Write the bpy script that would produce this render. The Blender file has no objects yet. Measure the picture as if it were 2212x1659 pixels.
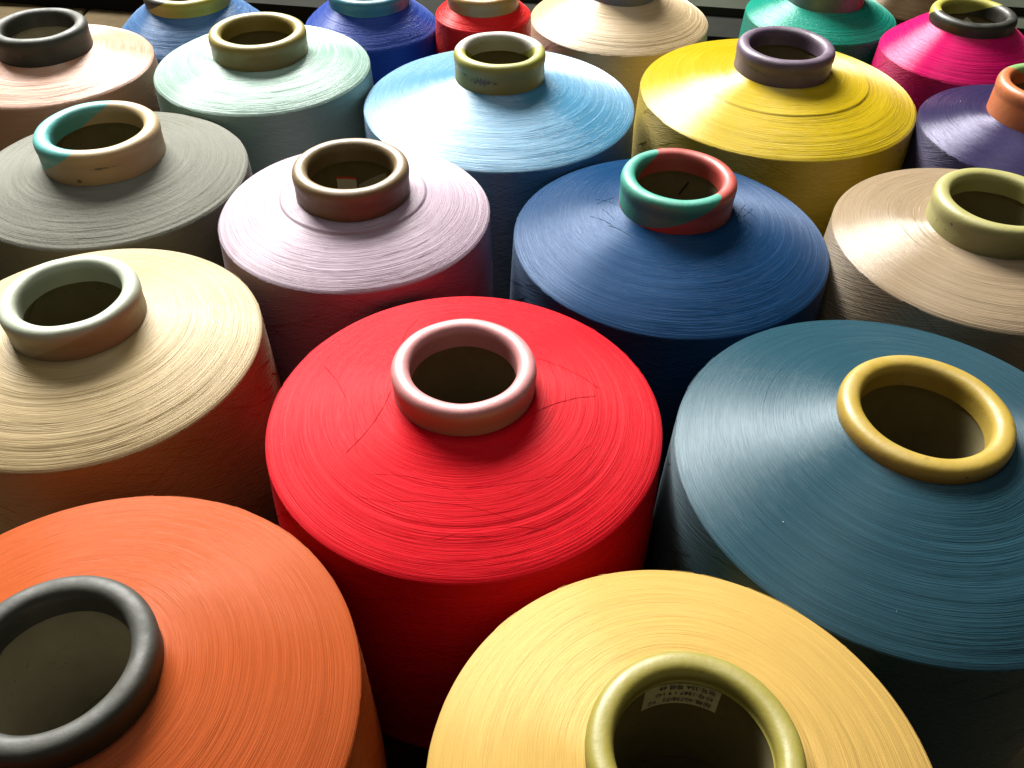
import bpy, math, random
import numpy as np
from mathutils import Matrix, Vector

# ------------------------------------------------------------------ camera, light, exposure
scene = bpy.context.scene
RIM_Z = 0.290                        # height of the tube rims above the floor (metres)
CAM_H = 0.28906                      # camera above the rims
PITCH, ROLL = 0.757991, 0.017537
cam_data = bpy.data.cameras.new('camera')
cam_data.sensor_width = 36.0
cam_data.lens = 1924.655 / 2212.0 * 36.0
cam_data.clip_start = 0.01
cam_data.clip_end = 60.0
cam = bpy.data.objects.new('camera', cam_data)
scene.collection.objects.link(cam)
fwd = Vector((0, math.cos(PITCH), -math.sin(PITCH)))
rgt = Vector((1, 0, 0)); upv = rgt.cross(fwd)
c_, s_ = math.cos(ROLL), math.sin(ROLL)
r2, u2 = c_ * rgt + s_ * upv, -s_ * rgt + c_ * upv
M = Matrix((r2, u2, -fwd)).transposed().to_4x4()
M.translation = Vector((0, 0, RIM_Z + CAM_H))
cam.matrix_world = M
scene.camera = cam

world = bpy.data.worlds.new('World'); scene.world = world
world.use_nodes = True
bg = world.node_tree.nodes['Background']
bg.inputs['Color'].default_value = (0.95, 1.0, 0.92, 1)
bg.inputs['Strength'].default_value = 0.016

def area_lamp(name, loc, target, sx, sy, watts, col):
    d = bpy.data.lights.new(name, 'AREA')
    d.shape = 'RECTANGLE'; d.size = sx; d.size_y = sy; d.energy = watts; d.color = col
    o = bpy.data.objects.new(name, d); scene.collection.objects.link(o)
    o.location = loc
    o.rotation_euler = (Vector(target) - Vector(loc)).to_track_quat('-Z', 'Y').to_euler()
    return o
area_lamp('window_light', (-1.15, 3.16, 2.98), (0.0, 0.45, 0.25), 2.3, 1.5, 800.0, (1.0, 0.985, 0.94))
area_lamp('ceiling_light', (-0.1, 0.45, 2.6), (0.0, 0.45, 0.25), 1.2, 0.5, 20.0, (1.0, 0.97, 0.90))

scene.view_settings.view_transform = 'Standard'
scene.view_settings.look = 'None'
scene.view_settings.gamma = 1.0
scene.view_settings.exposure = 0.0
scene.cycles.max_bounces = 8
scene.cycles.diffuse_bounces = 5
scene.cycles.glossy_bounces = 4
scene.cycles.use_denoising = True
scene.cycles.sample_clamp_indirect = 6.0

C = scene.collection
rng = np.random.default_rng(7)

# ------------------------------------------------------------------ helpers
def lin(c):
    def f(u):
        u /= 255.0
        return u / 12.92 if u <= 0.04045 else ((u + 0.055) / 1.055) ** 2.4
    return (f(c[0]), f(c[1]), f(c[2]), 1.0)

def mesh_obj(name, verts, faces, mat, parent=None, smooth=True):
    me = bpy.data.meshes.new(name)
    verts = np.asarray(verts, dtype=np.float32).reshape(-1, 3)
    faces = np.asarray(faces, dtype=np.int32)
    me.vertices.add(len(verts)); me.vertices.foreach_set('co', verts.ravel())
    n, k = faces.shape
    me.loops.add(n * k); me.loops.foreach_set('vertex_index', faces.ravel())
    me.polygons.add(n)
    me.polygons.foreach_set('loop_start', np.arange(0, n * k, k, dtype=np.int32))
    me.polygons.foreach_set('loop_total', np.full(n, k, dtype=np.int32))
    me.polygons.foreach_set('use_smooth', np.full(n, smooth, dtype=bool))
    me.update(calc_edges=True); me.validate()
    if mat: me.materials.append(mat)
    o = bpy.data.objects.new(name, me); C.objects.link(o)
    if parent: o.parent = parent
    return o

def lathe(prof, seg):
    """prof: (r, z) rows from inside top outward/down; returns verts, quads (normals outward)."""
    prof = np.asarray(prof, float); n = len(prof)
    a = np.linspace(0, 2 * math.pi, seg, endpoint=False)
    v = np.empty((n, seg, 3))
    v[..., 0] = prof[:, None, 0] * np.cos(a); v[..., 1] = prof[:, None, 0] * np.sin(a)
    v[..., 2] = prof[:, None, 1]
    i = np.arange(n - 1)[:, None] * seg; j = np.arange(seg)[None]; j2 = (j + 1) % seg
    f = np.stack([i + j, i + seg + j, i + seg + j2, i + j2], -1).reshape(-1, 4)
    return v, f

def box(name, lo, hi, mat, parent=None):
    x0, y0, z0 = lo; x1, y1, z1 = hi
    v = [(x0, y0, z0), (x1, y0, z0), (x1, y1, z0), (x0, y1, z0), (x0, y0, z1), (x1, y0, z1), (x1, y1, z1), (x0, y1, z1)]
    f = [(0, 3, 2, 1), (4, 5, 6, 7), (0, 1, 5, 4), (1, 2, 6, 5), (2, 3, 7, 6), (3, 0, 4, 7)]
    return mesh_obj(name, v, f, mat, parent, False)

class NT:
    def __init__(self, name):
        self.m = bpy.data.materials.new(name); self.m.use_nodes = True
        self.t = self.m.node_tree; self.b = self.t.nodes['Principled BSDF']
    def n(self, typ, **kw):
        nd = self.t.nodes.new(typ)
        for k, v in kw.items(): setattr(nd, k, v)
        return nd
    def put(self, sock, val):
        if hasattr(val, 'is_linked') or hasattr(val, 'links'): self.t.links.new(val, sock)
        else: sock.default_value = val
    def math(self, op, a, b=None, c=None, clamp=False):
        nd = self.n('ShaderNodeMath', operation=op, use_clamp=clamp)
        for i, x in enumerate((a, b, c)):
            if x is not None: self.put(nd.inputs[i], x)
        return nd.outputs[0]
    def vmath(self, op, a, b=None):
        nd = self.n('ShaderNodeVectorMath', operation=op)
        self.put(nd.inputs[0], a)
        if b is not None: self.put(nd.inputs[1], b)
        return nd.outputs['Value'] if op in ('DOT_PRODUCT', 'LENGTH') else nd.outputs[0]
    def comb(self, x, y, z):
        nd = self.n('ShaderNodeCombineXYZ')
        for i, q in enumerate((x, y, z)): self.put(nd.inputs[i], q)
        return nd.outputs[0]
    def noise(self, vec, scale, detail=2.0, rough=0.5):
        nd = self.n('ShaderNodeTexNoise'); self.put(nd.inputs['Vector'], vec)
        nd.inputs['Scale'].default_value = scale; nd.inputs['Detail'].default_value = detail
        nd.inputs['Roughness'].default_value = rough
        return nd.outputs['Fac']
    def mix(self, fac, a, b, blend='MIX'):
        nd = self.n('ShaderNodeMix', data_type='RGBA', blend_type=blend)
        self.put(nd.inputs[0], fac); self.put(nd.inputs[6], a); self.put(nd.inputs[7], b)
        return nd.outputs[2]
    def ramp(self, v, lo, hi, a=0.0, b=1.0):
        nd = self.n('ShaderNodeMapRange', clamp=True)
        self.put(nd.inputs[0], v)
        for i, q in enumerate((lo, hi, a, b)): nd.inputs[i + 1].default_value = q
        return nd.outputs[0]
    def bump(self, h, strength, dist, normal=None):
        nd = self.n('ShaderNodeBump'); nd.inputs['Strength'].default_value = strength
        nd.inputs['Distance'].default_value = dist; self.put(nd.inputs['Height'], h)
        if normal is not None: self.put(nd.inputs['Normal'], normal)
        return nd.outputs[0]

def yarn_material(name, rgb, seed, rough=0.40, aniso=0.95, spec=0.45, streak=1.0, speckle=0.0, tintf=0.65, alb=0.43):
    """satin filament yarn wound round the z axis: fibres run round, so the gloss spreads along the slope."""
    k = NT(name); b = k.b
    tc = k.n('ShaderNodeTexCoord'); P = tc.outputs['Object']
    sx = k.n('ShaderNodeSeparateXYZ'); k.put(sx.inputs[0], P)
    X, Y, Z = sx.outputs
    r = k.math('SQRT', k.math('ADD', k.math('MULTIPLY', X, X), k.math('MULTIPLY', Y, Y)))
    cx = k.math('DIVIDE', X, r); cy = k.math('DIVIDE', Y, r)
    th = k.math('ARCTAN2', X, k.math('MULTIPLY', Y, -1.0))
    s = k.math('SUBTRACT', r, Z)
    # shoulder: long arcs (round the axis) with a very fine pitch along the slope
    v1 = k.comb(k.math('MULTIPLY_ADD', cx, 1.3, seed), k.math('MULTIPLY', cy, 1.3), k.math('MULTIPLY', s, 1250.0))
    v2 = k.comb(k.math('MULTIPLY_ADD', cx, 2.6, seed + 5), k.math('MULTIPLY', cy, 2.6), k.math('MULTIPLY', s, 3000.0))
    n1 = k.noise(v1, 1.0, 3.0, 0.6); n2 = k.noise(v2, 1.0, 2.0, 0.6)
    # side: criss-cross winding
    u = k.math('MULTIPLY', th, 0.1)
    d1 = k.math('ADD', u, k.math('MULTIPLY', Z, 2.6)); d2 = k.math('SUBTRACT', u, k.math('MULTIPLY', Z, 2.6))
    w1 = k.noise(k.comb(k.math('MULTIPLY', d1, 30.0), k.math('MULTIPLY', d2, 420.0), seed), 1.0, 2.0)
    w2 = k.noise(k.comb(k.math('MULTIPLY', d2, 30.0), k.math('MULTIPLY', d1, 420.0), seed + 9), 1.0, 2.0)
    side_h = k.math('ADD', w1, w2)
    geo = k.n('ShaderNodeNewGeometry')
    nz = k.n('ShaderNodeSeparateXYZ'); k.put(nz.inputs[0], geo.outputs['Normal'])
    top = k.ramp(nz.outputs[2], 0.15, 0.45)
    hgt = k.math('ADD', k.math('MULTIPLY', k.math('MULTIPLY_ADD', n2, 0.5, n1), top),
                 k.math('MULTIPLY', k.math('MULTIPLY', side_h, 0.9), k.math('SUBTRACT', 1.0, top)))
    nrm = k.bump(hgt, 0.5 * streak, 0.0009)
    if speckle:
        nrm = k.bump(k.noise(P, 420.0, 3.0, 0.7), speckle, 0.0008, nrm)
    # dye: filament-to-filament variation only
    base = tuple(q * alb * 0.82 for q in lin(rgb)[:3]) + (1,)
    dark = tuple(q * 0.86 for q in base[:3]) + (1,)
    lite = tuple(min(1, q * 1.07 + 0.004) for q in base[:3]) + (1,)
    col = k.mix(k.ramp(k.math('MULTIPLY_ADD', n2, 0.5, k.math('MULTIPLY', n1, 0.5)), 0.35, 0.65), dark, lite)
    k.put(b.inputs['Base Color'], col)
    b.inputs['Roughness'].default_value = rough
    b.inputs['Specular IOR Level'].default_value = spec
    tint = tuple(1 - tintf + tintf * (q / max(base[:3])) for q in base[:3]) + (1,)
    b.inputs['Specular Tint'].default_value = tint
    b.inputs['Anisotropic'].default_value = aniso
    b.inputs['Sheen Weight'].default_value = 0.0
    b.inputs['Sheen Roughness'].default_value = 0.4
    fibre = k.vmath('NORMALIZE', k.vmath('CROSS_PRODUCT', (0, 0, 1), geo.outputs['Normal']))
    slope = k.vmath('CROSS_PRODUCT', geo.outputs['Normal'], fibre)
    k.put(b.inputs['Tangent'], slope)
    k.put(b.inputs['Normal'], nrm)
    return k.m

def dim(c, f=0.45):
    return tuple(q * f for q in lin(c)[:3]) + (1,)

def tube_material(name, ca, cb=None, plane=None, seed=0.0, rough=0.46, spots=0.3, scuff=()):
    """lacquered paper tube; plane = (nx, ny, k, c): second colour where nx*x + ny*y - k*z > c (dip-dyed end)."""
    k = NT(name); b = k.b
    tc = k.n('ShaderNodeTexCoord'); P = tc.outputs['Object']
    ca = dim(ca); cb = dim(cb) if cb is not None else None
    col = ca
    if cb is not None:
        nx, ny, kk, cc = plane
        wob = k.math('MULTIPLY_ADD', k.noise(P, 90.0, 2.0), 0.0005, -0.00025)
        d = k.math('ADD', k.vmath('DOT_PRODUCT', P, (nx, ny, -kk)), wob)
        col = k.mix(k.ramp(d, cc - 0.0002, cc + 0.0002), ca, cb)
    off = k.vmath('ADD', P, (seed, seed * 0.7, 0))
    mott = k.ramp(k.noise(off, 55.0, 4.0, 0.6), 0.35, 0.7, 0.0, 0.22)
    col = k.mix(mott, col, k.mix(0.5, col, (0.16, 0.13, 0.09, 1)))
    spot = k.ramp(k.noise(off, 130.0, 2.0, 0.5), 0.70, 0.76, 0.0, spots)
    col = k.mix(spot, col, (0.05, 0.035, 0.02, 1))
    if scuff:
        sx = k.n('ShaderNodeSeparateXYZ'); k.put(sx.inputs[0], P)
        th = k.math('MULTIPLY', k.math('ARCTAN2', sx.outputs[0], k.math('MULTIPLY', sx.outputs[1], -1.0)), 57.2958)
        nn = k.noise(P, 420.0, 3.0, 0.65)
        outer = k.math('GREATER_THAN', k.vmath('LENGTH', k.vmath('MULTIPLY', P, (1, 1, 0))), 0.033)
        for a0, z0, da, dz, sl, patchy in scuff:
            ea = k.math('DIVIDE', k.math('SUBTRACT', th, a0), da)
            zc = k.math('SUBTRACT', sx.outputs[2], k.math('MULTIPLY_ADD', k.math('SUBTRACT', th, a0), sl, z0))
            ez = k.math('DIVIDE', zc, dz)
            rr = k.math('SQRT', k.math('ADD', k.math('MULTIPLY', ea, ea), k.math('MULTIPLY', ez, ez)))
            rr = k.math('ADD', rr, k.math('MULTIPLY_ADD', nn, 3.2 if patchy else 1.0, -1.6 if patchy else -0.5))
            m = k.math('MULTIPLY', k.ramp(rr, 0.55, 1.05, 0.75, 0.0), outer)
            col = k.mix(m, col, (0.035, 0.03, 0.022, 1))
    k.put(b.inputs['Base Color'], col)
    k.put(b.inputs['Roughness'], k.ramp(k.noise(off, 80.0, 3.0), 0.3, 0.7, rough - 0.08, rough + 0.14))
    b.inputs['Specular IOR Level'].default_value = 0.55
    h = k.math('ADD', k.noise(off, 260.0, 3.0, 0.6), k.math('MULTIPLY', k.noise(off, 40.0, 2.0), 1.5))
    k.put(b.inputs['Normal'], k.bump(h, 0.25, 0.0006))
    return k.m

def plain_material(name, rgb, rough=0.7, spec=0.3, noise_scale=60.0, var=0.25, bump=0.2, dist=0.0006):
    k = NT(name); b = k.b
    P = k.n('ShaderNodeTexCoord').outputs['Object']
    n = k.noise(P, noise_scale, 4.0, 0.6)
    c = lin(rgb); d = tuple(q * (1 - var) for q in c[:3]) + (1,); l = tuple(min(1, q * (1 + var)) for q in c[:3]) + (1,)
    k.put(b.inputs['Base Color'], k.mix(k.ramp(n, 0.3, 0.7), d, l))
    b.inputs['Roughness'].default_value = rough; b.inputs['Specular IOR Level'].default_value = spec
    k.put(b.inputs['Normal'], k.bump(n, bump, dist))
    return k.m

def lining_material(name, rgb):
    k = NT(name); b = k.b
    P = k.n('ShaderNodeTexCoord').outputs['Object']
    sx = k.n('ShaderNodeSeparateXYZ'); k.put(sx.inputs[0], P)
    th = k.math('ARCTAN2', sx.outputs[0], k.math('MULTIPLY', sx.outputs[1], -1.0))
    u = k.math('FRACT', k.math('MULTIPLY_ADD', th, 0.159155, k.math('MULTIPLY', sx.outputs[2], 14.0)))
    seam = k.ramp(k.math('ABSOLUTE', k.math('SUBTRACT', u, 0.5)), 0.0, 0.012, 1.0, 0.0)
    n = k.noise(P, 90.0, 4.0, 0.6); fl = k.ramp(k.noise(P, 480.0, 2.0), 0.66, 0.74)
    c = lin(rgb)
    col = k.mix(k.ramp(n, 0.3, 0.7), tuple(q * 0.92 for q in c[:3]) + (1,), tuple(q * 1.08 for q in c[:3]) + (1,))
    col = k.mix(k.math('MULTIPLY', fl, 0.35), col, (0.02, 0.015, 0.01, 1))
    col = k.mix(k.math('MULTIPLY', seam, 0.6), col, (0.02, 0.016, 0.01, 1))
    k.put(b.inputs['Base Color'], col)
    b.inputs['Roughness'].default_value = 0.85; b.inputs['Specular IOR Level'].default_value = 0.15
    k.put(b.inputs['Normal'], k.bump(k.math('SUBTRACT', n, seam), 0.3, 0.0005))
    return k.m
MAT_KRAFT = lining_material('kraft_paper', (92, 84, 58))
MAT_GREYCARD = lining_material('grey_card', (140, 134, 114))
MAT_STICKER = plain_material('sticker_paper', (178, 174, 156), 0.6, 0.3, 120.0, 0.05)
MAT_INK = plain_material('black_print', (22, 20, 20), 0.6, 0.3, 120.0, 0.1)
MAT_REDINK = plain_material('red_print', (190, 62, 40), 0.6, 0.3, 120.0, 0.1)
MAT_LINT = plain_material('lint', (235, 230, 220), 0.9, 0.1, 120.0, 0.05)

# ------------------------------------------------------------------ setting: floor and the dark machine base behind
def floor_material():
    k = NT('floor_tiles'); b = k.b
    P = k.n('ShaderNodeTexCoord').outputs['Object']
    n = k.noise(P, 7.0, 5.0, 0.65); n2 = k.noise(P, 60.0, 3.0)
    col = k.mix(k.ramp(k.math('MULTIPLY_ADD', n2, 0.4, k.math('MULTIPLY', n, 0.6)), 0.3, 0.7), lin((54, 45, 29)), lin((74, 62, 40)))
    k.put(b.inputs['Base Color'], col)
    b.inputs['Roughness'].default_value = 0.85
    b.inputs['Specular IOR Level'].default_value = 0.08
    k.put(b.inputs['Normal'], k.bump(n2, 0.15, 0.001))
    return k.m
MAT_FLOOR = floor_material()
MAT_GROUT = plain_material('floor_joint', (96, 86, 66), 0.9, 0.1, 60.0, 0.2)
floor_o = box('floor', (-6, -4, -0.05), (6, 8, -0.006), MAT_GROUT)
floor_o['kind'] = 'structure'
TS = 0.6
tile_me = None
for ix in range(-3, 2):
    for iy in range(0, 3):
        x0, y0 = -0.12 + ix * TS, 0.32 + iy * TS
        w = TS - 0.005
        if tile_me is None:
            e = 0.003
            v = [(0, 0, -0.006), (w, 0, -0.006), (w, w, -0.006), (0, w, -0.006), (0, 0, -e), (w, 0, -e), (w, w, -e), (0, w, -e),
                 (e, e, 0), (w - e, e, 0), (w - e, w - e, 0), (e, w - e, 0)]
            f = [(0, 1, 5, 4), (1, 2, 6, 5), (2, 3, 7, 6), (3, 0, 4, 7), (4, 5, 9, 8), (5, 6, 10, 9), (6, 7, 11, 10), (7, 4, 8, 11), (8, 9, 10, 11)]
            o = mesh_obj('tile', v, f, MAT_FLOOR, floor_o, False); tile_me = o.data
        else:
            o = bpy.data.objects.new('tile', tile_me); C.objects.link(o); o.parent = floor_o
        o.location = (x0, y0, 0)

MAT_DARKMETAL = plain_material('dark_green_metal', (24, 25, 20), 0.85, 0.1, 14.0, 0.3, 0.1)
MAT_RAIL = plain_material('rail_metal', (44, 48, 38), 0.8, 0.12, 20.0, 0.2, 0.1)
mach = bpy.data.objects.new('machine_base', None); C.objects.link(mach)
mach.location = (-0.67, 1.501, 0); mach.rotation_euler = (0, 0, math.radians(-8.0))
mach['label'] = 'low dark metal machine base with dull rails behind the back row'
mach['category'] = 'machine'
box('deck', (-1.6, 0.0, 0.0), (2.6, 0.9, 0.030), MAT_DARKMETAL, mach)
for y0, y1 in ((0.085, 0.125), (0.175, 0.21), (0.30, 0.36)):
    box('rail', (-1.6, y0, 0.0305), (2.6, y1, 0.043), MAT_RAIL, mach)
for xx in (-1.15, -0.1, 0.86, 1.75):
    box('crossbar', (xx, 0.006, 0.0445), (xx + 0.03, 0.62, 0.052), MAT_DARKMETAL, mach)

# ------------------------------------------------------------------ spools
# x, y, rim height offset, collar height, shoulder depth, radius, tube radius  (millimetres)
FIT = dict(
 red=(-23.7, 321.6, -1.1, 15.5, 38.2, 101.3, 35.7), yellowf=(63.3, 132.6, 0, 12.0, 31.2, 91.9, 36.7),
 slate=(191.4, 292.0, 2.3, 8.0, 38.5, 110.6, 39.2), orange=(-162.5, 160.7, -0.2, 14.0, 39.1, 105.9, 36.5),
 cream=(-231.3, 366.0, 3.5, 18.2, 37.1, 92.2, 35.1), grey=(-279.7, 544.4, 3.3, 21.7, 35.6, 92.3, 40.2),
 lilac=(-104.1, 500.0, 3.7, 20.1, 34.7, 87.9, 36.7), blue=(102.7, 496.9, 2.1, 20.9, 47.6, 103.4, 36.5),
 tan=(298.6, 480.0, -0.1, 19.6, 32.8, 92.8, 38.6), peach=(-382.2, 706.2, 5.7, 20.1, 32.6, 80.8, 36.7),
 mint=(-208.7, 708.9, 3.7, 18.8, 31.2, 87.0, 38.5), sky=(-14.0, 675.8, 5.2, 21.9, 45.0, 108.4, 35.6),
 yellowb=(213.2, 700.9, 2.6, 20.1, 42.3, 111.2, 38.4), purple=(394.9, 635.8, 3.6, 26.0, 40.1, 82.0, 36.6),
 steel=(-304.0, 833.7, -10.6, 12.7, 38.8, 68.9, 38.2), royal=(-138.5, 842.1, -10.9, 12.3, 33.4, 62.3, 37.2),
 redb=(-32.5, 831.0, -5.6, 13.2, 22.9, 44.0, 32.9), creamb=(100.8, 901.2, -1.5, 31.3, 56.6, 88.9, 34.6),
 green=(296.2, 887.9, -4.7, 24.9, 41.0, 72.2, 37.4), magenta=(395.5, 787.9, -1.2, 10.7, 37.8, 69.1, 35.7),
 brown=(428.0, 985.0, -25.0, 12.0, 36.0, 74.0, 36.5))

# yarn colour, yarn options, tube colour(s), shape options, label
S = {
 'red': dict(tint=0.5, alb=0.6, spec=0.06, yarn=(238, 12, 34), tube=(238, 160, 160), convex=3.0, n=1500, label='red yarn spool with a pale pink tube, in the middle of the rows'),
 'yellowf': dict(spec=0.25, yarn=(242, 198, 108), tube=(168, 156, 62), convex=4.0, n=1500, lip=0.0085, label='golden yellow yarn spool with an olive tube and a printed sticker inside it'),
 'slate': dict(aniso=0.95, scuff=[(8, -0.004, 1.6, 0.0008, 0.0, 0)], rough=0.44, spec=0.36, tint=0.25, yarn=(48, 92, 108), tube=(200, 168, 62), convex=4.5, n=1500, label='slate blue yarn spool with a mustard yellow tube'),
 'orange': dict(tube_rough=0.6, alb=0.44, spec=0.12, yarn=(218, 102, 46), tube=(58, 60, 52), lining='grey', convex=4.0, n=1500, label='orange yarn spool with a black tube'),
 'cream': dict(spec=0.3, tint=0.4, yarn=(224, 194, 134), tube=(214, 224, 198), tube2=(196, 198, 164), plane=(0.45, -0.25, 1.0, 0.020), convex=3.5, n=1300, label='cream yarn spool with a pale mint tube in front of the grey spool'),
 'grey': dict(scuff=[(-3, -0.0185, 3, 0.0016, 0.0, 0), (-62, -0.016, 8, 0.0009, 0.00012, 1), (20, -0.0105, 12, 0.0008, 0.0, 1)], yarn=(156, 156, 142), tube=(224, 194, 142), tube2=(110, 214, 208), plane=(-1.0, 0.0, -1.5, 0.002), convex=1.5, n=700, rough=0.65, spec=0.2, speckle=0.7, label='matte grey yarn spool with a half turquoise, half tan tube'),
 'lilac': dict(spec=0.32, tint=0.2, yarn=(208, 178, 198), tube=(150, 124, 82), convex=4.0, n=1200, step=(46.5, 1.7), label='pale lilac yarn spool with a brown tube'),
 'blue': dict(aniso=0.95, rough=0.45, spec=0.26, tint=0.6, yarn=(16, 76, 128), tube=(74, 190, 164), tube2=(214, 84, 72), plane=(0.855, 0.52, 1.98, 0.0066), convex=5.0, n=1300, label='blue yarn spool with a half turquoise, half coral tube'),
 'tan': dict(scuff=[(-62, -0.0085, 2.2, 0.0012, 0.0, 0), (-66, -0.014, 1.2, 0.0006, 0.0, 0)], spec=0.6, tint=0.3, yarn=(202, 176, 142), tube=(196, 190, 116), convex=4.5, n=1200, label='tan yarn spool with a pale yellow tube at the right edge'),
 'peach': dict(tube_rough=0.6, alb=0.5, spec=0.8, tint=0.1, yarn=(255, 190, 152), tube=(66, 70, 58), lining='grey', convex=3.0, n=900, label='peach yarn spool with a dark green-black tube'),
 'mint': dict(spec=0.6, tint=0.1, yarn=(182, 226, 206), tube=(178, 160, 76), convex=4.5, n=900, label='pale mint yarn spool with an olive mustard tube'),
 'sky': dict(rough=0.43, scuff=[(-20, -0.0125, 17, 0.0028, 0.0, 1), (-48, -0.011, 5, 0.001, 0.0, 0)], spec=1.0, tint=0.05, yarn=(92, 182, 230), tube=(190, 190, 84), tube2=(226, 222, 210), plane=(-0.12, 0.99, -1.25, 0.002), convex=3.0, n=1200, label='sky blue yarn spool with a yellow-green and white tube'),
 'yellowb': dict(alb=0.5, scuff=[(-52, -0.0105, 24, 0.0009, -0.00009, 0)], spec=0.9, tint=0.4, yarn=(236, 202, 26), tube=(120, 98, 122), convex=4.0, n=1200, step=(70.0, 1.1), label='bright yellow yarn spool with a mauve tube'),
 'purple': dict(spec=0.5, tint=0.4, yarn=(60, 52, 96), tube=(232, 128, 70), tube2=(150, 200, 120), plane=(0.5, 0.87, -1.2, 0.011), convex=3.5, n=700, label='dark purple yarn spool with an orange tube'),
 'steel': dict(alb=0.6, spec=0.5, tint=0.4, yarn=(70, 122, 180), tube=(200, 188, 66), tube2=(52, 56, 46), plane=(-1.0, 0.0, -1.9, 0.008), convex=3.0, n=700, label='steel blue yarn spool with a yellow and black tube in the back row'),
 'royal': dict(alb=0.7, spec=0.4, tint=0.6, yarn=(28, 66, 160), tube=(58, 146, 172), convex=2.0, n=700, label='royal blue yarn spool with a cyan blue tube in the back row'),
 'redb': dict(alb=0.8, spec=0.2, yarn=(240, 30, 30), tube=(216, 160, 84), convex=1.0, n=300, label='small red yarn spool with a tan tube in the back row'),
 'creamb': dict(alb=0.55, rough=0.45, spec=1.0, tint=0.05, yarn=(236, 206, 158), tube=(128, 136, 160), convex=5.0, n=900, label='cream yarn spool with a grey-blue tube in the back row'),
 'green': dict(alb=0.55, spec=0.5, tint=0.4, yarn=(22, 162, 138), tube=(88, 128, 132), tube2=(170, 40, 96), plane=(1.0, 0.1, 0.0, 0.020), convex=3.0, n=700, speckle=0.35, label='teal green yarn spool in the back row'),
 'magenta': dict(alb=0.6, spec=0.6, tint=0.7, yarn=(232, 18, 112), tube=(46, 48, 40), tube2=(206, 198, 76), plane=(-0.24, 0.97, -1.5, 0.0057), convex=2.0, n=700, label='hot pink yarn spool with a black and yellow tube'),
 'brown': dict(yarn=(78, 58, 30), tube=(60, 50, 36), convex=3.0, n=250, label='dark brown yarn spool half hidden behind the teal and hot pink spools'),
}

def smooth_noise1(n, cells, gen):
    k = gen.standard_normal(cells + 2)
    x = np.linspace(0, cells, n); i = np.minimum(x.astype(int), cells); f = x - i; f = f * f * (3 - 2 * f)
    return k[i] * (1 - f) + k[i + 1] * f

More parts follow.
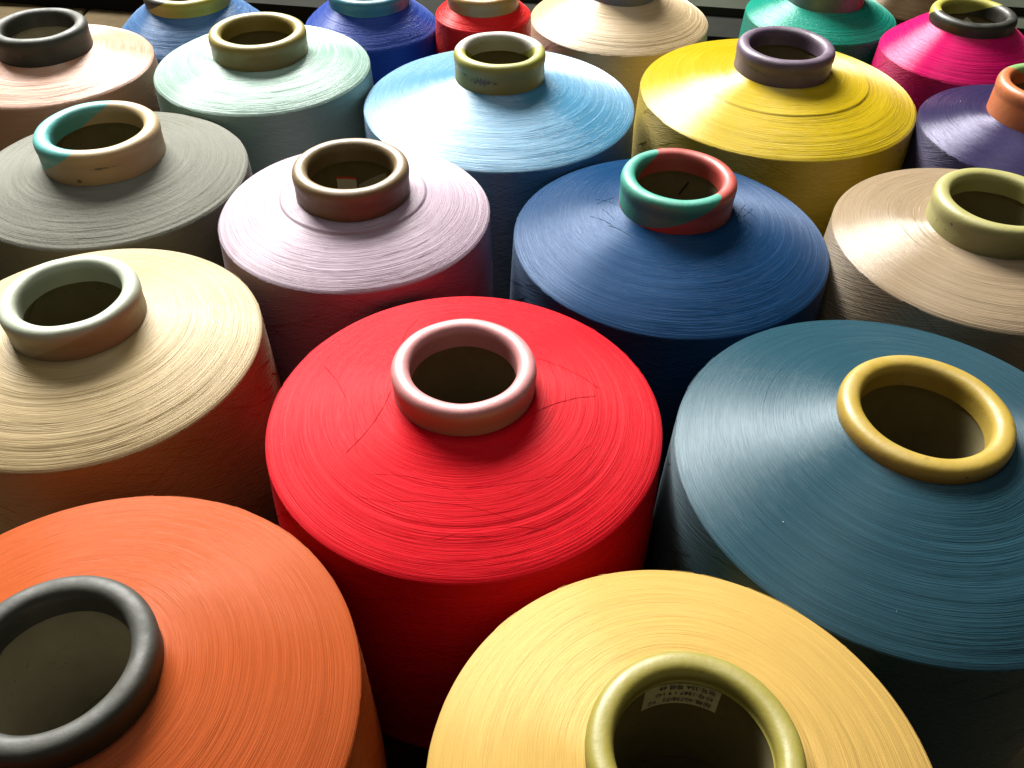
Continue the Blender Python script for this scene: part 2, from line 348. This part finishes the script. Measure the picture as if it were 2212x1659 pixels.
def build_spool(key):
    x, y, dz, hb, he, R, rt = (q * 0.001 for q in FIT[key])
    o = S[key]; gen = np.random.default_rng(sum(ord(q) * (i + 3) for i, q in enumerate(key)))
    seed = float(gen.uniform(0, 40))
    depth = math.hypot(y, 0.29)
    zr = RIM_Z + dz
    root = bpy.data.objects.new('yarn_spool', None); C.objects.link(root)
    root.location = (x, y, 0); root['label'] = o['label']; root['category'] = 'yarn spool'
    root['group'] = 'yarn spools standing in rows'
    ym = yarn_material('yarn_' + key, o['yarn'], seed, o.get('rough', 0.40), o.get('aniso', 0.95), o.get('spec', 0.45), 1.0, o.get('speckle', 0.0), o.get('tint', 0.65), o.get('alb', 0.43))
    # ---- package profile, z relative to the rim
    cv = o['convex'] * 0.0007
    ns = 110
    t = np.linspace(0, 1, ns)
    pr = (rt - 0.0012) + (R - rt + 0.0012) * t
    # slope: gently convex, small hollow at the collar
    pz = -hb - (he - hb) * t + cv * (4 * t * (1 - t)) * (0.75 + 0.5 * t)
    pz += 0.00007 * smooth_noise1(ns, 30, gen) + 0.00013 * smooth_noise1(ns, 9, gen) * np.sin(np.pi * t)
    if 'step' in o:
        rs, hs = o['step'][0] * 0.001, o['step'][1] * 0.001
        pz += hs * 0.5 * (1 - np.tanh((pr - rs) / 0.0005)) * np.exp(-np.maximum(rs - pr, 0) / 0.012)
    # edge and side
    er = 0.0018
    ta = np.array([math.atan2(pz[-1] - pz[-4], pr[-1] - pr[-4])])
    prof = [(rt - 0.004, -hb - 0.004)] + list(zip(pr[:-3], pz[:-3]))
    a0, a1 = math.pi / 2 + float(ta[0]), math.radians(-2)
    cxr, czr = R - er, pz[-4] - 0.0035
    z_last = pz[-4]
    for q in np.linspace(0.15, 1, 7):
        a = a0 + (a1 - a0) * q
        prof.append((R - er + er * math.cos(a), z_last - 0.0008 - er * math.sin(a0) + er * math.sin(a)))
    z_side0 = prof[-1][1]; z_bot = -zr + 0.085
    for q in np.linspace(0.06, 1, 34):
        bul = 0.0022 * math.sin(math.pi * q)
        prof.append((R + bul, z_side0 + (z_bot - z_side0) * q))
    for q in np.linspace(0.25, 1, 5):
        prof.append((R - (R - rt) * q, z_bot - 0.035 * q))
    seg = 224 if depth < 0.62 else 160
    prof = np.array(prof)
    V, F = lathe(prof, seg)
    # slow unevenness of the winding
    ang = np.linspace(0, 2 * math.pi, seg, endpoint=False)
    waves = [(h, gen.uniform(0, 6.28), gen.uniform(0.4, 1.0) * 0.0002, gen.uniform(0, 200)) for h in (2, 3, 5)]
    def wave(a, r):
        return sum(am * np.sin(h * a + ph + dr * r) for h, ph, am, dr in waves)
    V[..., 2] += wave(ang[None], np.hypot(V[..., 0], V[..., 1]))
    V[..., 2] += zr
    pk = mesh_obj('yarn_package', V.reshape(-1, 3), F, ym, root)

    # ---- strands on the shoulder (real threads, half sunk) and criss-cross threads on the side
    prof_s = np.concatenate([[0], np.cumsum(np.hypot(np.diff(pr), np.diff(pz)))])
    L = prof_s[-4]
    def surf(sv):
        return np.interp(sv, prof_s, pr), np.interp(sv, prof_s, pz)
    N = int(o['n']); K = 22
    wsc = 0.75 + 0.9 * max(0, depth - 0.3)
    s0 = L * np.sqrt(gen.uniform(0.0, 1, N)) * 0.985 + 0.0015
    # threads lie in bands: some radii are busier
    s0 = np.clip(s0 + 0.0015 * np.sin(s0 * 900 + seed), 0.001, L - 0.0004)
    span = np.radians(gen.uniform(22, 105, N)) * np.clip(0.045 / np.maximum(s0 + rt, 0.03), 0.5, 1.4)
    a0 = gen.uniform(0, 2 * math.pi, N)
    drift = gen.normal(0, 0.0008, N)
    wid = gen.uniform(0.00018, 0.00036, N) * wsc
    hei = gen.uniform(0.00009, 0.00029, N) * wsc
    tt = np.linspace(0, 1, K)
    A = a0[:, None] + span[:, None] * tt
    sv = s0[:, None] + drift[:, None] * (tt - 0.5) + gen.normal(0, 0.00025, N)[:, None] * np.sin(np.pi * tt)
    sv = np.clip(sv, 0.0006, L - 0.0003)
    tap = np.sin(np.pi * np.clip(tt, 0.0, 1)) ** 0.5
    rows = []
    for off, up in ((-1, 0), (0, 1), (1, 0)):
        rr, zz = surf(np.clip(sv + off * wid[:, None], 0, prof_s[-2]))
        lift = (hei[:, None] * tap - 0.00009) if up else -0.00012
        rows.append(np.stack([rr * np.cos(A), rr * np.sin(A), zz + lift + zr + wave(A, rr)], -1))
    T = np.stack(rows, 2)                         # N, K, 3, 3
    idx = np.arange(N * K * 3).reshape(N, K, 3)
    f1 = np.stack([idx[:, :-1, 0], idx[:, :-1, 1], idx[:, 1:, 1], idx[:, 1:, 0]], -1).reshape(-1, 4)
    f2 = np.stack([idx[:, :-1, 1], idx[:, :-1, 2], idx[:, 1:, 2], idx[:, 1:, 1]], -1).reshape(-1, 4)
    vs = [T.reshape(-1, 3)]; fs = [f1, f2]; base = N * K * 3
    # side threads
    N2 = 420 if depth < 0.95 else 200; K2 = 14
    zt, zb = z_side0 + 0.001, z_side0 - 0.11
    za = gen.uniform(zb, zt, N2); dzz = gen.choice([-1, 1], N2) * gen.uniform(0.008, 0.03, N2)
    a0 = gen.uniform(0, 2 * math.pi, N2); span = np.abs(dzz) / R * gen.uniform(0.7, 2.2, N2)
    t2 = np.linspace(0, 1, K2)
    A = a0[:, None] + span[:, None] * t2
    Zc = np.clip(za[:, None] + dzz[:, None] * (t2 - 0.5), zb, zt)
    lift = gen.uniform(0.00008, 0.00030, N2)[:, None] * np.sin(np.pi * t2)
    qz = (Zc - z_side0) / (z_bot - z_side0)
    Rb = R + 0.0022 * np.sin(math.pi * np.clip(qz, 0, 1)) - 0.0001
    w = 0.00027 * wsc
    rows = [np.stack([(Rb + l) * np.cos(A), (Rb + l) * np.sin(A), Zc + dd * w + zr], -1)
            for dd, l in ((1, -0.0002 + 0 * lift), (0, lift), (-1, -0.0002 + 0 * lift))]
    T = np.stack(rows, 2); idx = base + np.arange(N2 * K2 * 3).reshape(N2, K2, 3)
    fs.append(np.stack([idx[:, :-1, 0], idx[:, :-1, 1], idx[:, 1:, 1], idx[:, 1:, 0]], -1).reshape(-1, 4))
    fs.append(np.stack([idx[:, :-1, 1], idx[:, :-1, 2], idx[:, 1:, 2], idx[:, 1:, 1]], -1).reshape(-1, 4))
    vs.append(T.reshape(-1, 3))
    th_o = mesh_obj('wound_threads', np.concatenate(vs), np.concatenate(fs), ym, pk)
    th_o['kind'] = 'stuff'

    # ---- tube with its rolled lip
    ri = rt * 0.735; lip = o.get('lip', 0.013)
    rm = (rt + ri) / 2; hw = (rt - ri) / 2
    tp = [(ri, -lip), (ri, -0.0085)]
    for q in np.linspace(180, 0, 19):
        a = math.radians(q)
        ca, sa = math.cos(a), math.sin(a)
        ca = math.copysign(abs(ca) ** 0.85, ca); sa = abs(sa) ** 0.85
        tp.append((rm + hw * ca, -0.0056 + 0.0056 * sa))
    tp += [(rt - 0.0002, -0.0085), (rt - 0.0006, -0.0102), (rt - 0.0005, -0.0125), (rt - 0.0004, -0.03), (rt - 0.0008, -0.15), (rt - 0.0012, -zr)]
    V, F = lathe(tp, 128)
    for h in (2, 3, 7):
        V[..., 2] += gen.uniform(0.3, 1) * 0.00014 * np.sin(h * np.linspace(0, 6.2832, 128, endpoint=False) + gen.uniform(0, 6))[None] * (V[..., 2] > -0.02)
    tm = tube_material('tube_' + key, o['tube'], o.get('tube2'), o.get('plane'), seed, rough=o.get('tube_rough', 0.46), scuff=o.get('scuff', ()))
    tube = mesh_obj('tube', V.reshape(-1, 3), F, tm, root)
    tube.location = (0, 0, zr)
    # paper lining of the bore, slightly recessed behind the coated lip
    lp = [(ri + 0.0008, -lip + 0.0012), (ri + 0.0006, -lip - 0.004), (ri + 0.0008, -0.12), (ri + 0.0008, -zr + 0.002)]
    lp = lp[::-1]
    V, F = lathe(lp, 96)
    mesh_obj('lining', V.reshape(-1, 3), F, MAT_GREYCARD if o.get('lining') == 'grey' else MAT_KRAFT, tube)
    return dict(root=root, pk=pk, ym=ym, zr=zr, rt=rt, ri=ri + 0.0008, hb=hb, he=he, R=R, x=x, y=y, surf=lambda r: float(np.interp(r, pr, pz)) + zr, gen=gen, wave=wave)

SP = {k: build_spool(k) for k in FIT}

# ------------------------------------------------------------------ stickers in the bores
def curved_patch(name, spk, a0, a1, z0, z1, mat, inset=0.0003, skew=0.0, parent=None):
    """patch on the bore wall; a = degrees from +y towards +x, z below the rim; skew tilts it."""
    d = SP[spk]; n = 14; v = []; f = []
    for i in range(n + 1):
        u = i / n; a = math.radians(a0 + (a1 - a0) * u)
        for z in (z0, z1):
            rr = d['ri'] - inset
            v.append((rr * math.sin(a), rr * math.cos(a), d['zr'] + z + skew * (u - 0.5)))
    for i in range(n):
        f.append((2 * i, 2 * i + 1, 2 * i + 3, 2 * i + 2))
    return mesh_obj(name, v, f, mat, parent or d['root'])

def curved_text(name, txt, spk, a_right, z_base, size, parent, wmax=None):
    """print on the bore wall, upside down as in the photograph: starts at a_right and runs towards smaller a, tops down."""
    d = SP[spk]
    cu = bpy.data.curves.new(name, 'FONT'); cu.body = txt; cu.size = size; cu.resolution_u = 2
    ob = bpy.data.objects.new(name, cu); C.objects.link(ob)
    dg = bpy.context.evaluated_depsgraph_get()
    me = bpy.data.meshes.new_from_object(ob.evaluated_get(dg))
    bpy.data.objects.remove(ob)
    co = np.empty(len(me.vertices) * 3, np.float32); me.vertices.foreach_get('co', co); co = co.reshape(-1, 3)
    rr = d['ri'] - 0.0006
    sx = 1.0
    if wmax and co[:, 0].max() > 0: sx = wmax / co[:, 0].max()
    a = math.radians(a_right) - co[:, 0] * sx / rr
    out = np.stack([rr * np.sin(a), rr * np.cos(a), d['zr'] + z_base - co[:, 1]], -1)
    me.vertices.foreach_set('co', out.astype(np.float32).ravel())
    me.materials.append(MAT_INK); me.update()
    o = bpy.data.objects.new(name, me); C.objects.link(o); o.parent = parent
    return o

st = curved_patch('sticker', 'yellowf', -29.5, 30.0, -0.0245, -0.0098, MAT_STICKER)
curved_text('lettering', '批号:35A 等级 68', 'yellowf', 26.5, -0.0108, 0.0036, st, 0.0205)
curved_text('lettering', '纱号:1887 1 9 142', 'yellowf', 26.0, -0.0154, 0.0034, st, 0.0215)
curved_text('lettering', '规格:40738/72   FZ', 'yellowf', 26.0, -0.0199, 0.0036, st, 0.0240)

st = curved_patch('sticker', 'lilac', -33.0, -6.0, -0.046, -0.0262, MAT_STICKER, skew=-0.003)
curved_patch('sticker_border', 'lilac', -33.0, -6.0, -0.0262, -0.0246, MAT_REDINK, skew=-0.003, parent=st)
curved_patch('sticker', 'lilac', -3.0, 43.0, -0.0375, -0.0245, MAT_GREYCARD, skew=0.0135)
# small diamond-set sticker in the hot pink spool's tube
d = SP['magenta']; v = []; 
for (da, dzv) in ((17, -0.0155), (35, -0.0205), (22, -0.030), (4, -0.0245)):
    a = math.radians(da); rr = d['ri'] - 0.0004
    v.append((rr * math.sin(a), rr * math.cos(a), d['zr'] + dzv))
st = mesh_obj('sticker', v, [(0, 1, 2, 3)], MAT_STICKER, d['root'], False)
vv = []
for (da, dzv) in ((16, -0.0195), (23, -0.0213), (21, -0.0235), (14, -0.0218)):
    a = math.radians(da); rr = d['ri'] - 0.0012
    vv.append((rr * math.sin(a), rr * math.cos(a), d['zr'] + dzv))
mesh_obj('print_mark', vv, [(0, 1, 2, 3)], MAT_INK, st, False)
# ink stroke inside the blue spool's tube
d = SP['blue']; v = []
for (da, dzv) in ((14, -0.030), (16, -0.0305), (27, -0.0205), (25, -0.0195)):
    a = math.radians(da); rr = d['ri'] - 0.0006
    v.append((rr * math.sin(a), rr * math.cos(a), d['zr'] + dzv))
mesh_obj('ink_mark', v, [(0, 1, 2, 3)], MAT_INK, d['root'], False)

# ------------------------------------------------------------------ loose threads and lint
def thread_pts(spk, pts, rad, lift):
    d = SP[spk]; P = np.array(pts) * 0.001; n = 29
    u = np.linspace(0, len(P) - 1, n); X = np.interp(u, np.arange(len(P)), P[:, 0]); Y = np.interp(u, np.arange(len(P)), P[:, 1])
    rr = np.maximum(np.hypot(X, Y), d['rt'] + 0.0004)
    Z = np.array([d['surf'](q) for q in rr]) + d['wave'](np.arctan2(Y, X), rr) + lift * (0.8 + 0.5 * np.sin(np.arange(n) * 0.7))
    Q = np.stack([X, Y, Z], -1); dirs = np.gradient(Q, axis=0); dirs /= np.linalg.norm(dirs, axis=1)[:, None]
    sd = np.cross(dirs, (0, 0, 1)); sd /= np.linalg.norm(sd, axis=1)[:, None]; up = np.cross(sd, dirs)
    V = np.stack([Q + rad * (sd * math.cos(a) + up * math.sin(a)) for a in (0, 1.571, 3.1416, 4.712)], 1).reshape(-1, 3)
    F = [(i * 4 + j, i * 4 + (j + 1) % 4, i * 4 + 4 + (j + 1) % 4, i * 4 + 4 + j) for i in range(n - 1) for j in range(4)]
    return mesh_obj('loose_thread', V, F, d['ym'], d['pk'])

RED_THREADS = [((36.4, 22.9), (68.2, 9.5), 2.5), ((65.8, 2.6), (31.6, -20.4), -2.0), ((-29.1, 62.0), (-34.5, 31.6), -2.5), ((-36.2, -4.9), (-54.1, -38.8), 3.0),
               ((-76.2, 27.3), (-49.1, -39.0), 4.0), ((-61.5, -23.3), (-25.4, -57.1), 2.0), ((-52, -44), (-8, -72), 3.0), ((-40, -52), (6, -66), 3.0), ((-30, -66), (26, -74), 2.0),
               ((62, -30), (22, -62), 2.5), ((4, -60), (46, -50), -2.0), ((-10, -84), (40, -76), 2.0), ((-46, -62), (-2, -82), 2.0), ((68, -10), (58, -46), 2.0)]
def bowed(a, b, bow):
    mx, my = (a[0] + b[0]) / 2, (a[1] + b[1]) / 2
    dx, dy = b[0] - a[0], b[1] - a[1]; l = math.hypot(dx, dy)
    pts = []
    for u in (0, 0.25, 0.5, 0.75, 1):
        w = 4 * u * (1 - u) * bow
        x, y = a[0] + dx * u - dy / l * w, a[1] + dy * u + dx / l * w
        pts.append((math.degrees(math.atan2(y, x)), math.hypot(x, y)))
    return pts
def wander(spk, a, b, bow, rad, lift):
    pts = [(r * math.cos(math.radians(t)), r * math.sin(math.radians(t))) for t, r in bowed(a, b, bow)]
    return thread_pts(spk, pts, rad, lift)
for a, b, w in RED_THREADS[:5]: wander('red', a, b, w, 0.00013, 0.00025)
for a, b, w in RED_THREADS[7:]: wander('red', a, b, w, 0.00010, 0.00004)
for a, b, w in [((-54.5, -9), (-39.7, -25), 1.0), ((-49.6, 2.9), (-38.5, 7.2), 0.5), ((-50, 9), (-38, -2), 1.0), ((-47, -4), (-40, -18), 0.5), ((-44, -22), (-30, -36), 1.0),
                ((35.7, -21), (46.3, 4), 1.0), ((50.6, 1.3), (40, -14), 0.5), ((49, -34.9), (41, -12), 1.0), ((44, -2), (52, -10), 0.5), ((46, -20), (38, -8), 0.4)]:
    wander('blue', a, b, w, 0.00013, 0.0002)

def lint(spk, a, r, size):
    d = SP[spk]; a = math.radians(a); c0 = np.array((r * .001 * math.cos(a), r * .001 * math.sin(a), d['surf'](r * .001) + size * 0.0004))
    gg = np.random.default_rng(int(a * 1000) % 997 + int(r)); V = []
    base = [(1, 0, 0), (-1, 0, 0), (0, 1, 0), (0, -1, 0), (0, 0, 1), (0, 0, -1)]
    for q in base: V.append(c0 + np.array(q) * size * 0.0003 * gg.uniform(0.6, 1.5))
    F = [(0, 2, 4), (2, 1, 4), (1, 3, 4), (3, 0, 4), (2, 0, 5), (1, 2, 5), (3, 1, 5), (0, 3, 5)]
    mesh_obj('lint_speck', V, F, MAT_LINT, d['pk'])
for q in [('slate', 214, 86, 0.9), ('slate', 250, 95, 0.5), ('slate', 120, 100, 0.6), ('red', 196, 92, 0.6), ('purple', 150, 55, 1.0)]:
    lint(*q)
